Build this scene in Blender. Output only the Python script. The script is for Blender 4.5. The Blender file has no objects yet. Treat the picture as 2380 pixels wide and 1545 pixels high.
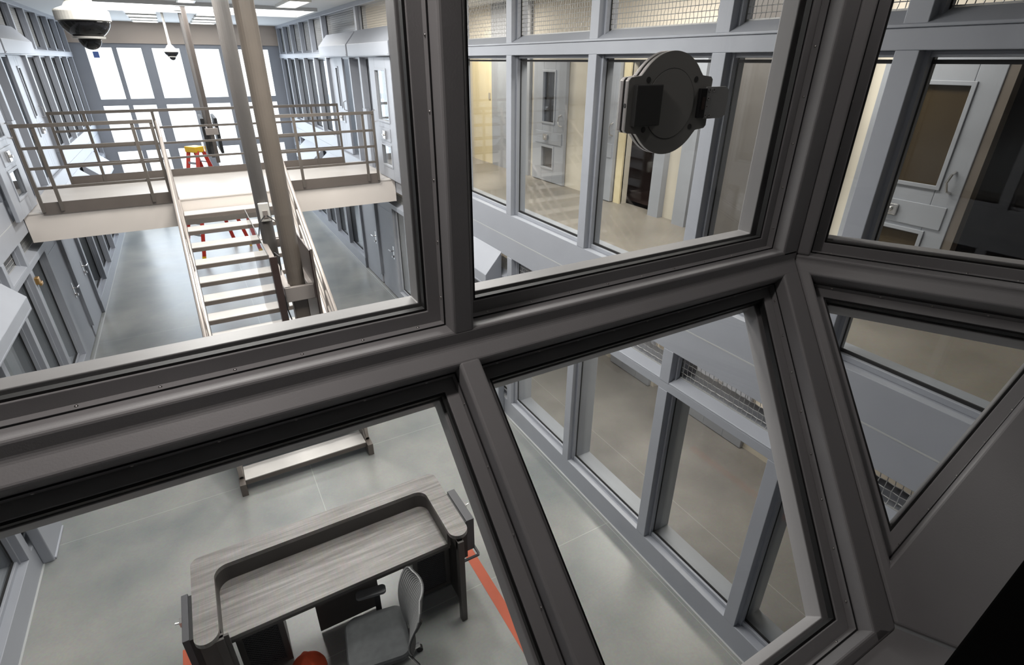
import bpy, bmesh, math, random
from mathutils import Vector, Matrix
random.seed(7)
COL = bpy.context.scene.collection
PI = math.pi

# ------------------------------------------------------------------ materials
def mat(name, col, rough=0.5, metal=0.0, spec=0.5, noise=0.0, nscale=8.0, bump=0.0, bscale=60.0, coords='Object', emit=None, estr=0.0):
    m = bpy.data.materials.new(name); m.use_nodes = True
    nt = m.node_tree; b = nt.nodes['Principled BSDF']
    b.inputs['Base Color'].default_value = (*col, 1)
    b.inputs['Roughness'].default_value = rough
    b.inputs['Metallic'].default_value = metal
    b.inputs['Specular IOR Level'].default_value = spec
    if emit:
        b.inputs['Emission Color'].default_value = (*emit, 1); b.inputs['Emission Strength'].default_value = estr
    if noise or bump:
        tc = nt.nodes.new('ShaderNodeTexCoord')
    if noise:
        n = nt.nodes.new('ShaderNodeTexNoise'); n.inputs['Scale'].default_value = nscale; n.inputs['Detail'].default_value = 5
        nt.links.new(tc.outputs[coords], n.inputs['Vector'])
        r = nt.nodes.new('ShaderNodeValToRGB')
        r.color_ramp.elements[0].position = 0.3; r.color_ramp.elements[1].position = 0.7
        r.color_ramp.elements[0].color = (*[c*(1-noise) for c in col], 1)
        r.color_ramp.elements[1].color = (*[min(1, c*(1+noise)) for c in col], 1)
        nt.links.new(n.outputs['Fac'], r.inputs['Fac']); nt.links.new(r.outputs['Color'], b.inputs['Base Color'])
    if bump:
        n2 = nt.nodes.new('ShaderNodeTexNoise'); n2.inputs['Scale'].default_value = bscale
        nt.links.new(tc.outputs[coords], n2.inputs['Vector'])
        bp = nt.nodes.new('ShaderNodeBump'); bp.inputs['Strength'].default_value = bump; bp.inputs['Distance'].default_value = 0.01
        nt.links.new(n2.outputs['Fac'], bp.inputs['Height']); nt.links.new(bp.outputs['Normal'], b.inputs['Normal'])
    return m

def glass(name, tint=(0.93, 0.95, 0.95), f0=0.04, rough=0.0):
    m = bpy.data.materials.new(name); m.use_nodes = True
    nt = m.node_tree; nt.nodes.clear()
    out = nt.nodes.new('ShaderNodeOutputMaterial'); mix = nt.nodes.new('ShaderNodeMixShader')
    tr = nt.nodes.new('ShaderNodeBsdfTransparent'); gl = nt.nodes.new('ShaderNodeBsdfGlossy'); lw = nt.nodes.new('ShaderNodeLayerWeight')
    lw.inputs['Blend'].default_value = 0.5
    pw = nt.nodes.new('ShaderNodeMath'); pw.operation = 'POWER'; pw.inputs[1].default_value = 5.0; nt.links.new(lw.outputs['Facing'], pw.inputs[0])
    ma = nt.nodes.new('ShaderNodeMath'); ma.operation = 'MULTIPLY_ADD'; ma.inputs[1].default_value = 1-f0; ma.inputs[2].default_value = f0; nt.links.new(pw.outputs[0], ma.inputs[0])
    tr.inputs['Color'].default_value = (*tint, 1); gl.inputs['Roughness'].default_value = rough
    nt.links.new(ma.outputs[0], mix.inputs[0]); nt.links.new(tr.outputs[0], mix.inputs[1]); nt.links.new(gl.outputs[0], mix.inputs[2])
    nt.links.new(mix.outputs[0], out.inputs['Surface'])
    return m

def concrete(name, c0, c1, rough, lines=None, lcol=(0.62, 0.63, 0.6), coat=0.0):
    m = bpy.data.materials.new(name); m.use_nodes = True
    nt = m.node_tree; b = nt.nodes['Principled BSDF']
    tc = nt.nodes.new('ShaderNodeTexCoord')
    n = nt.nodes.new('ShaderNodeTexNoise'); n.inputs['Scale'].default_value = 0.8; n.inputs['Detail'].default_value = 5; n.inputs['Roughness'].default_value = 0.55
    n.inputs['Distortion'].default_value = 0.15
    nt.links.new(tc.outputs['Object'], n.inputs['Vector'])
    r = nt.nodes.new('ShaderNodeValToRGB'); r.color_ramp.elements[0].position = 0.32; r.color_ramp.elements[1].position = 0.68
    r.color_ramp.elements[0].color = (*c0, 1); r.color_ramp.elements[1].color = (*c1, 1)
    nt.links.new(n.outputs['Fac'], r.inputs['Fac'])
    col = r.outputs['Color']
    n3 = nt.nodes.new('ShaderNodeTexNoise'); n3.inputs['Scale'].default_value = 45; n3.inputs['Detail'].default_value = 3
    nt.links.new(tc.outputs['Object'], n3.inputs['Vector'])
    mx = nt.nodes.new('ShaderNodeMixRGB'); mx.blend_type = 'OVERLAY'; mx.inputs[0].default_value = 0.18
    nt.links.new(col, mx.inputs[1]); nt.links.new(n3.outputs['Color'], mx.inputs[2]); col = mx.outputs[0]
    if lines:
        sx = nt.nodes.new('ShaderNodeSeparateXYZ'); nt.links.new(tc.outputs['Object'], sx.inputs[0])
        acc = None
        for ax, v, per in lines:
            a = nt.nodes.new('ShaderNodeMath'); a.operation = 'SUBTRACT'; nt.links.new(sx.outputs[ax], a.inputs[0]); a.inputs[1].default_value = v
            d = nt.nodes.new('ShaderNodeMath'); d.operation = 'PINGPONG'; nt.links.new(a.outputs[0], d.inputs[0]); d.inputs[1].default_value = per/2
            c = nt.nodes.new('ShaderNodeMath'); c.operation = 'LESS_THAN'; nt.links.new(d.outputs[0], c.inputs[0]); c.inputs[1].default_value = 0.004
            if acc is None: acc = c.outputs[0]
            else:
                mxx = nt.nodes.new('ShaderNodeMath'); mxx.operation = 'MAXIMUM'; nt.links.new(acc, mxx.inputs[0]); nt.links.new(c.outputs[0], mxx.inputs[1]); acc = mxx.outputs[0]
        sc = nt.nodes.new('ShaderNodeMath'); sc.operation = 'MULTIPLY'; nt.links.new(acc, sc.inputs[0]); sc.inputs[1].default_value = 0.32
        ml = nt.nodes.new('ShaderNodeMixRGB'); nt.links.new(sc.outputs[0], ml.inputs[0]); nt.links.new(col, ml.inputs[1]); ml.inputs[2].default_value = (*lcol, 1)
        col = ml.outputs[0]
    nt.links.new(col, b.inputs['Base Color'])
    b.inputs['Roughness'].default_value = rough
    rr = nt.nodes.new('ShaderNodeMapRange'); rr.inputs['To Min'].default_value = rough*0.75; rr.inputs['To Max'].default_value = rough*1.35
    nt.links.new(n.outputs['Fac'], rr.inputs['Value']); nt.links.new(rr.outputs[0], b.inputs['Roughness'])
    return m

def woodlam(name):
    m = bpy.data.materials.new(name); m.use_nodes = True
    nt = m.node_tree; b = nt.nodes['Principled BSDF']
    tc = nt.nodes.new('ShaderNodeTexCoord'); mp = nt.nodes.new('ShaderNodeMapping'); mp.inputs['Scale'].default_value = (1.1, 16, 3)
    nt.links.new(tc.outputs['Object'], mp.inputs[0])
    n = nt.nodes.new('ShaderNodeTexNoise'); n.inputs['Scale'].default_value = 1.8; n.inputs['Detail'].default_value = 8; n.inputs['Roughness'].default_value = 0.65; n.inputs['Distortion'].default_value = 0.4
    nt.links.new(mp.outputs[0], n.inputs['Vector'])
    r = nt.nodes.new('ShaderNodeValToRGB')
    e = r.color_ramp.elements; e[0].position = 0.28; e[0].color = (0.095, 0.088, 0.082, 1); e[1].position = 0.75; e[1].color = (0.32, 0.305, 0.29, 1)
    x = e.new(0.5); x.color = (0.195, 0.183, 0.174, 1)
    nt.links.new(n.outputs['Fac'], r.inputs['Fac'])
    n2 = nt.nodes.new('ShaderNodeTexNoise'); n2.inputs['Scale'].default_value = 6; n2.inputs['Detail'].default_value = 3
    mp2 = nt.nodes.new('ShaderNodeMapping'); mp2.inputs['Scale'].default_value = (30, 1.5, 1); nt.links.new(tc.outputs['Object'], mp2.inputs[0]); nt.links.new(mp2.outputs[0], n2.inputs['Vector'])
    mx = nt.nodes.new('ShaderNodeMixRGB'); mx.blend_type = 'OVERLAY'; mx.inputs[0].default_value = 0.25
    nt.links.new(r.outputs['Color'], mx.inputs[1]); nt.links.new(n2.outputs['Color'], mx.inputs[2])
    nt.links.new(mx.outputs[0], b.inputs['Base Color']); b.inputs['Roughness'].default_value = 0.42
    return m

def brushed(name, col, rough=0.35):
    m = mat(name, col, rough, 1.0); nt = m.node_tree; b = nt.nodes['Principled BSDF']
    tc = nt.nodes.new('ShaderNodeTexCoord'); mp = nt.nodes.new('ShaderNodeMapping'); mp.inputs['Scale'].default_value = (6, 6, 600)
    n = nt.nodes.new('ShaderNodeTexNoise'); n.inputs['Scale'].default_value = 2
    nt.links.new(tc.outputs['Object'], mp.inputs[0]); nt.links.new(mp.outputs[0], n.inputs['Vector'])
    bp = nt.nodes.new('ShaderNodeBump'); bp.inputs['Strength'].default_value = 0.25; bp.inputs['Distance'].default_value = 0.002
    nt.links.new(n.outputs['Fac'], bp.inputs['Height']); nt.links.new(bp.outputs['Normal'], b.inputs['Normal'])
    return m

def emis(name, col, s):
    m = mat(name, (0.8, 0.8, 0.8), 0.6, emit=col, estr=s); return m

def stripes(name, c0, c1, scale, axis='X', rough=0.8):
    m = mat(name, c0, rough); nt = m.node_tree; b = nt.nodes['Principled BSDF']
    tc = nt.nodes.new('ShaderNodeTexCoord'); w = nt.nodes.new('ShaderNodeTexWave'); w.bands_direction = axis; w.inputs['Scale'].default_value = scale
    nt.links.new(tc.outputs['UV'] if axis == 'UV' else tc.outputs['Object'], w.inputs['Vector'])
    mx = nt.nodes.new('ShaderNodeMixRGB'); nt.links.new(w.outputs['Fac'], mx.inputs[0]); mx.inputs[1].default_value = (*c0, 1); mx.inputs[2].default_value = (*c1, 1)
    nt.links.new(mx.outputs[0], b.inputs['Base Color'])
    return m

M = {}
M['paint'] = mat('blue_grey_paint', (0.335, 0.352, 0.39), 0.42, noise=0.03, nscale=3, bump=0.03, bscale=150)
M['frame'] = mat('grey_frame_paint', (0.30, 0.295, 0.298), 0.5, noise=0.04, nscale=4, bump=0.04, bscale=200)
M['frame_lit'] = mat('lit_grey_frame_paint', (0.42, 0.41, 0.41), 0.45, noise=0.03, nscale=4)  # lighter copy of the frame paint; pod light put into the colour
M['gasket'] = mat('black_rubber', (0.006, 0.006, 0.006), 0.6)
M['seam'] = mat('dark_seam', (0.012, 0.012, 0.013), 0.8)
M['glass'] = glass('window_glass', (0.975, 0.98, 0.98))
M['glass2'] = glass('inner_glass', (0.97, 0.98, 0.975))
M['tinted'] = glass('smoked_acrylic', (0.80, 0.78, 0.79))
M['screw'] = mat('steel_screw', (0.6, 0.58, 0.56), 0.3, 1.0)
M['steel'] = mat('polished_steel', (0.72, 0.70, 0.68), 0.22, 1.0)
M['brushed'] = brushed('brushed_steel', (0.42, 0.43, 0.425), 0.5); M['brushed'].node_tree.nodes['Principled BSDF'].inputs['Metallic'].default_value = 0.35
M['plate'] = mat('dark_anodised_plate', (0.32, 0.32, 0.30), 0.5, 0.1)
M['platedark'] = mat('black_plastic', (0.06, 0.062, 0.06), 0.5)
M['plateedge'] = mat('machined_edge', (0.62, 0.58, 0.56), 0.35, 0.7)
M['floor'] = concrete('sealed_concrete', (0.19, 0.205, 0.207), (0.34, 0.34, 0.318), 0.30, lines=[('Y', 3.31, 2.69), ('X', 0.44, 2.73)])
M['floor2'] = concrete('brown_sealed_concrete', (0.175, 0.165, 0.16), (0.30, 0.285, 0.27), 0.33, lines=[('X', 4.1, 2.4)])
M['floor3'] = concrete('buff_concrete', (0.19, 0.172, 0.15), (0.28, 0.255, 0.222), 0.4)
M['cream'] = mat('cream_block_paint', (0.64, 0.59, 0.50), 0.6, noise=0.05, nscale=2, bump=0.05, bscale=30)
M['beige'] = mat('beige_paint', (0.60, 0.50, 0.42), 0.6, noise=0.03, nscale=2)
M['yellow'] = mat('yellow_light_and_door_edge', (0.72, 0.62, 0.40), 0.55, noise=0.03)  # warm light on the recess put into the colour; also colours a door edge
M['slab'] = mat('pale_slab_paint', (0.70, 0.64, 0.59), 0.55, noise=0.03, nscale=2)
M['ceil'] = mat('white_ceiling', (0.62, 0.63, 0.63), 0.7, noise=0.02)
M['deck'] = mat('pale_deck_paint', (0.66, 0.62, 0.58), 0.4, noise=0.04, nscale=2)
M['taupe'] = mat('taupe_metal', (0.125, 0.105, 0.092), 0.4, noise=0.05, nscale=5)
M['caulk'] = mat('grey_caulk', (0.45, 0.46, 0.46), 0.6)
M['tread'] = mat('cream_tread', (0.58, 0.56, 0.535), 0.4, noise=0.05, nscale=6)
M['railgrey'] = mat('warm_grey_rail', (0.12, 0.104, 0.09), 0.4, 0.1)
M['railpale'] = mat('pale_metal_rail', (0.42, 0.375, 0.345), 0.3, 0.3)
M['post'] = mat('tan_painted_post', (0.165, 0.14, 0.117), 0.35, noise=0.05, nscale=6)
M['postgrey'] = mat('grey_painted_post', (0.115, 0.107, 0.101), 0.35, noise=0.04, nscale=6)
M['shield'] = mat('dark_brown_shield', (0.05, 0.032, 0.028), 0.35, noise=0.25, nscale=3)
M['black'] = mat('black_matte', (0.008, 0.008, 0.009), 0.5)
M['console'] = mat('black_console', (0.0012, 0.0012, 0.0012), 0.9, spec=0.05)
M['white'] = mat('white_plastic', (0.78, 0.76, 0.71), 0.45)
M['dome'] = mat('smoked_dome', (0.016, 0.016, 0.018), 0.06, spec=0.6)
M['wood'] = woodlam('grey_wood_laminate')
M['deskdark'] = mat('dark_bronze_desk_metal', (0.058, 0.052, 0.048), 0.4, noise=0.06, nscale=6)
M['deskgrey'] = mat('charcoal_box_metal', (0.075, 0.075, 0.082), 0.45)
M['fabric'] = mat('charcoal_seat_fabric', (0.085, 0.09, 0.093), 0.9, noise=0.15, nscale=20, bump=0.3, bscale=300)
M['chairgrey'] = mat('chair_grey_plastic', (0.15, 0.155, 0.16), 0.5)
M['rib'] = mat('grey_ribbed_back', (0.27, 0.275, 0.275), 0.65)
M['ribdark'] = mat('dark_rib_gap', (0.035, 0.036, 0.037), 0.8)
M['chrome'] = mat('chrome', (0.85, 0.84, 0.82), 0.12, 1.0)
M['tape'] = mat('orange_floor_tape', (0.48, 0.085, 0.03), 0.5, noise=0.05, nscale=12)
M['orange'] = mat('orange_bundle_reflection', (0.78, 0.10, 0.03), 0.8, noise=0.15, nscale=10, bump=0.4, bscale=14)
M['red'] = mat('red_fibreglass', (0.52, 0.035, 0.02), 0.4)
M['yel'] = mat('yellow_plastic', (0.85, 0.50, 0.02), 0.4)
M['alu'] = mat('aluminium', (0.62, 0.62, 0.62), 0.35, 0.8)
M['wire'] = mat('galvanised_wire', (0.46, 0.46, 0.45), 0.45, 0.2)
M['refl_pane'] = mat('brown_reflection_pane', (0.055, 0.04, 0.022), 0.12)  # brown reflection and view inside put into the pane colour
M['day'] = emis('frosted_daylight_glass', (0.93, 0.97, 1.0), 1.7)
M['sky'] = emis('skylight_glow', (1.0, 0.98, 0.96), 3.2)
M['tube'] = emis('lamp_diffuser', (1.0, 0.97, 0.93), 5.0)
M['blue'] = mat('blue_paper', (0.12, 0.2, 0.5), 0.6)
M['brass'] = mat('brass', (0.55, 0.33, 0.12), 0.35, 0.8)

# ------------------------------------------------------------------ mesh helpers
class MB:
    def __init__(s): s.bm = bmesh.new()
    def box(s, x0, x1, y0, y1, z0, z1):
        v = [s.bm.verts.new((x, y, z)) for x in (x0, x1) for y in (y0, y1) for z in (z0, z1)]
        for f in ((0, 1, 3, 2), (4, 6, 7, 5), (0, 4, 5, 1), (2, 3, 7, 6), (0, 2, 6, 4), (1, 5, 7, 3)): s.bm.faces.new([v[i] for i in f])
        return s
    def loft(s, loops, caps=True):
        L = [[s.bm.verts.new(p) for p in lp] for lp in loops]
        n = len(L[0])
        for a, b in zip(L, L[1:]):
            for i in range(n): s.bm.faces.new((a[i], a[(i+1) % n], b[(i+1) % n], b[i]))
        if caps: s.bm.faces.new(L[0]); s.bm.faces.new(L[-1])
        return s
    def prism(s, pts, fn, w0, w1):
        """pts: 2D polygon, fn(u,v,w)->xyz"""
        return s.loft([[fn(u, v, w0) for u, v in pts], [fn(u, v, w1) for u, v in pts]])
    def ring(s, outer, inner, fn, w0, w1):
        n = len(outer)
        vs = [[s.bm.verts.new(fn(u, v, w)) for u, v in p] for p in (outer, inner) for w in (w0, w1)]
        o0, o1, i0, i1 = vs
        for k in range(n):
            j = (k+1) % n
            s.bm.faces.new((o0[k], o0[j], o1[j], o1[k])); s.bm.faces.new((i0[k], i1[k], i1[j], i0[j]))
            s.bm.faces.new((o1[k], o1[j], i1[j], i1[k])); s.bm.faces.new((o0[k], i0[k], i0[j], o0[j]))
        return s
    def tube(s, path, r, n=8, square=False, closed=False):
        P = [Vector(p) for p in path]; loops = []
        up = Vector((0, 0, 1)); prev = None
        for i, p in enumerate(P):
            if i == 0: t = P[1]-P[0]
            elif i == len(P)-1: t = P[-1]-P[-2]
            else: t = (P[i+1]-P[i]).normalized()+(P[i]-P[i-1]).normalized()
            t.normalize()
            if prev is None:
                ref = up if abs(t.z) < 0.95 else Vector((1, 0, 0)); a = t.cross(ref).normalized()
            else:
                a = (prev-t*prev.dot(t)).normalized()
            prev = a; b = t.cross(a)
            if square: offs = [(1, 1), (-1, 1), (-1, -1), (1, -1)]
            else: offs = [(math.cos(2*PI*k/n), math.sin(2*PI*k/n)) for k in range(n)]
            loops.append([tuple(p+a*(x*r)+b*(y*r)) for x, y in offs])
        return s.loft(loops)
    def cyl(s, c, r, h, n=24, axis='z'):
        def f(u, v, w):
            return {'z': (c[0]+u, c[1]+v, c[2]+w), 'y': (c[0]+u, c[1]+w, c[2]+v), 'x': (c[0]+w, c[1]+u, c[2]+v)}[axis]
        return s.prism([(r*math.cos(2*PI*k/n), r*math.sin(2*PI*k/n)) for k in range(n)], f, 0, h)
    def lathe(s, prof, c=(0, 0, 0), n=32):
        loops = [[(c[0]+r*math.cos(2*PI*k/n), c[1]+r*math.sin(2*PI*k/n), c[2]+z) for k in range(n)] for r, z in prof]
        return s.loft(loops)
    def quad(s, *p):
        s.bm.faces.new([s.bm.verts.new(q) for q in p]); return s
    def build(s, name, m, parent=None, bevel=0.0, seg=2, smooth=False):
        bmesh.ops.recalc_face_normals(s.bm, faces=s.bm.faces)
        me = bpy.data.meshes.new(name); s.bm.to_mesh(me); s.bm.free()
        o = bpy.data.objects.new(name, me); COL.objects.link(o)
        me.materials.append(m)
        if smooth:
            for p in me.polygons: p.use_smooth = True
        if bevel:
            b = o.modifiers.new('bevel', 'BEVEL'); b.width = bevel; b.segments = seg; b.limit_method = 'ANGLE'; b.angle_limit = 0.6
        if parent: o.parent = parent
        return o

def tag(o, label, cat=None, group=None, kind=None):
    if label: o['label'] = label
    if cat: o['category'] = cat
    if group: o['group'] = group
    if kind: o['kind'] = kind
    return o
def thing(name, label, cat, loc=(0, 0, 0), group=None, rz=0):
    o = bpy.data.objects.new(name, None); COL.objects.link(o); o.empty_display_size = 0.1
    o.location = loc; o.rotation_euler = (0, 0, rz)
    return tag(o, label, cat, group)
def struct(o, label=None): o['kind'] = 'structure'; return tag(o, label) if label else o
NUM = {}
def num(k): NUM[k] = NUM.get(k, 0)+1; return f'{k}_{NUM[k]}'
def inset(poly, d):
    """inset convex polygon by distance d (any winding)"""
    n = len(poly); A = sum(poly[i][0]*poly[(i+1) % n][1]-poly[(i+1) % n][0]*poly[i][1] for i in range(n))
    sgn = 1 if A > 0 else -1; L = []
    for i in range(n):
        x0, y0 = poly[i]; x1, y1 = poly[(i+1) % n]; l = math.hypot(x1-x0, y1-y0)
        nx, ny = -(y1-y0)/l*sgn, (x1-x0)/l*sgn
        L.append((nx, ny, nx*x0+ny*y0+d))
    out = []
    for i in range(n):
        a1, b1, c1 = L[i-1]; a2, b2, c2 = L[i]; D = a1*b2-a2*b1
        out.append(((c1*b2-c2*b1)/D, (a1*c2-a2*c1)/D))
    return out

XR, XL, XM = 3.22, -2.29, 0.465
YF = 21.0; ZC = 5.68; ZU = 2.72
# ================================================================== POD SHELL
struct(MB().box(XL-0.05, XR+0.05, -0.6, YF+0.3, -0.1, 0).build('floor', M['floor']), 'grey sealed concrete floor of the pod')
struct(MB().box(XR+0.05, 5.95, -2.0, YF, -0.1, 0.0).build('floor_dayroom', M['floor2']), 'brownish concrete floor of the lower dayrooms behind the right glass')
struct(MB().box(XR+0.34, 5.95, -2.0, 12.2, 2.42, ZU).build('floor_upper_dayroom', M['floor3']), 'buff concrete floor of the upper dayrooms behind the right glass')
struct(MB().box(XL-3.0, XL-0.05, -0.6, YF, -0.1, 0.0).build('floor_left_dayroom', M['floor']), 'concrete floor of the rooms behind the left wall')
struct(MB().box(XL-3.0, XL-0.34, -0.6, YF, 2.42, ZU).build('floor_upper_left', M['floor3']), 'upper floor of the rooms behind the left wall')
# ceiling with a skylight slot
c = MB(); c.box(XL-3.0, 8.5, -4.5, 13.4, ZC, ZC+0.15).box(XL-3.0, 8.5, 15.55, YF+0.3, ZC, ZC+0.15)
c.box(XL-3.0, XL+0.9, 13.4, 15.55, ZC, ZC+0.15).box(XR-0.25, 8.5, 13.4, 15.55, ZC, ZC+0.15)
struct(c.build('ceiling', M['ceil']), 'white ceiling of the pod')
w = MB().box(XL+0.9, XR-0.25, 13.4, 15.55, ZC+0.01, ZC+0.05).build('window_skylight', M['sky']); struct(w, 'bright skylight band across the pod ceiling')
k = MB().ring([(XL+0.9, 13.4), (XR-0.25, 13.4), (XR-0.25, 15.55), (XL+0.9, 15.55)], [(XL+0.95, 13.45), (XR-0.3, 13.45), (XR-0.3, 15.5), (XL+0.95, 15.5)], lambda u, v, w: (u, v, w), ZC-0.06, ZC+0.01)
k.build('skylight_curb', M['ceil'], w)

# ---- far window wall (Y = YF)
cols = [(-1.98, -1.32), (-1.23, -0.59), (-0.35, 0.40), (0.72, 1.48), (1.72, 2.2), (2.29, 2.92)]
rows = [(3.62, 5.02), (2.30, 3.47), (0.95, 2.16), (0.12, 0.82)]
fw = MB()
xs = [XL-0.1]+[e for cc in cols for e in cc]+[XR+0.1]
for i in range(0, len(xs), 2): fw.box(xs[i], xs[i+1], YF, YF+0.14, 0, 5.12)
zs = [0.0]+[e for rr in reversed(rows) for e in rr]+[5.12]
for a, b in cols:
    for i in range(0, len(zs), 2): fw.box(a, b, YF, YF+0.14, zs[i], zs[i+1])
struct(fw.build('wall_far', M['paint']), 'grey steel window grid closing the far end of the pod')
struct(MB().box(XL-0.1, XR+0.1, YF-0.05, YF+0.2, 5.12, ZC).build('wall_far_header', M['beige']), 'beige wall band above the far windows')
tier = ['top', 'second', 'third', 'lowest']
for ri, (z0, z1) in enumerate(rows):
    for ci, (a, b) in enumerate(cols):
        o = MB().box(a, b, YF+0.05, YF+0.075, z0, z1).build(num('window'), M['day'])
        struct(o, f'bright frosted pane, column {ci+1} from left, {tier[ri]} row of the far wall')
        MB().ring([(a, z0), (b, z0), (b, z1), (a, z1)], inset([(a, z0), (b, z0), (b, z1), (a, z1)], 0.014), lambda u, v, w: (u, w, v), YF+0.03, YF+0.05).build('gasket', M['paint'], o)
tag(MB().box(-1.82, -1.68, YF+0.036, YF+0.048, 4.74, 4.90).build('notice_paper', M['blue']), 'small blue paper stuck to the top left far window', 'notice')

# ---- side walls
MULL = [0.35, 1.63, 2.81, 4.19, 5.665, 7.1, 8.4]
FARM = [14.35, 15.7, 17.0, 18.35, 19.55, 20.7]
LOWM = [0.35, 1.69, 2.84, 4.22, 5.64, 7.1, 8.4, 9.35, 10.45, 11.7, 13.0, 14.45, 15.75, 17.0, 18.35, 19.6, 20.8]

def crimp_mesh(name, w, h, cell=0.037, r=0.0027, seg=True):
    m = MB()
    ny = int(w/cell); nz = int(h/cell)
    for i in range(1, ny):
        y = i*w/ny
        pts = [(0.003*((-1)**(i+j)) if seg else 0, y+(0.0022*((-1)**j) if seg else 0), j*h/nz/1.0) for j in range(nz+1)]
        m.tube(pts, r, 4)
    for j in range(1, nz):
        z = j*h/nz
        pts = [(-0.003*((-1)**(i+j)) if seg else 0, i*w/ny, z) for i in range(ny+1)] if seg else [(0, 0, z), (0, w, z)]
        m.tube(pts, r, 4)
    for z in (0.003, h-0.003): m.tube([(0, 0, z), (0, w, z)], 0.004, 4, True)
    for y in (0.003, w-0.003): m.tube([(0, y, 0), (0, y, h)], 0.004, 4, True)
    bmesh.ops.recalc_face_normals(m.bm, faces=m.bm.faces)
    me = bpy.data.meshes.new(name); m.bm.to_mesh(me); m.bm.free(); me.materials.append(M['wire'])
    return me
SCREENS = {}
def screen(y0, y1, z0, z1, x, label, group, fine=True):
    key = (round(y1-y0, 2), round(z1-z0, 2), fine)
    if key not in SCREENS: SCREENS[key] = crimp_mesh('mesh_screen', y1-y0, z1-z0, 0.037 if z1-z0 > 0.4 else 0.044, seg=fine)
    o = bpy.data.objects.new('mesh_screen', SCREENS[key]); COL.objects.link(o); o.location = (x, y0, z0)
    return tag(o, label, 'mesh screen', group)

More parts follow.
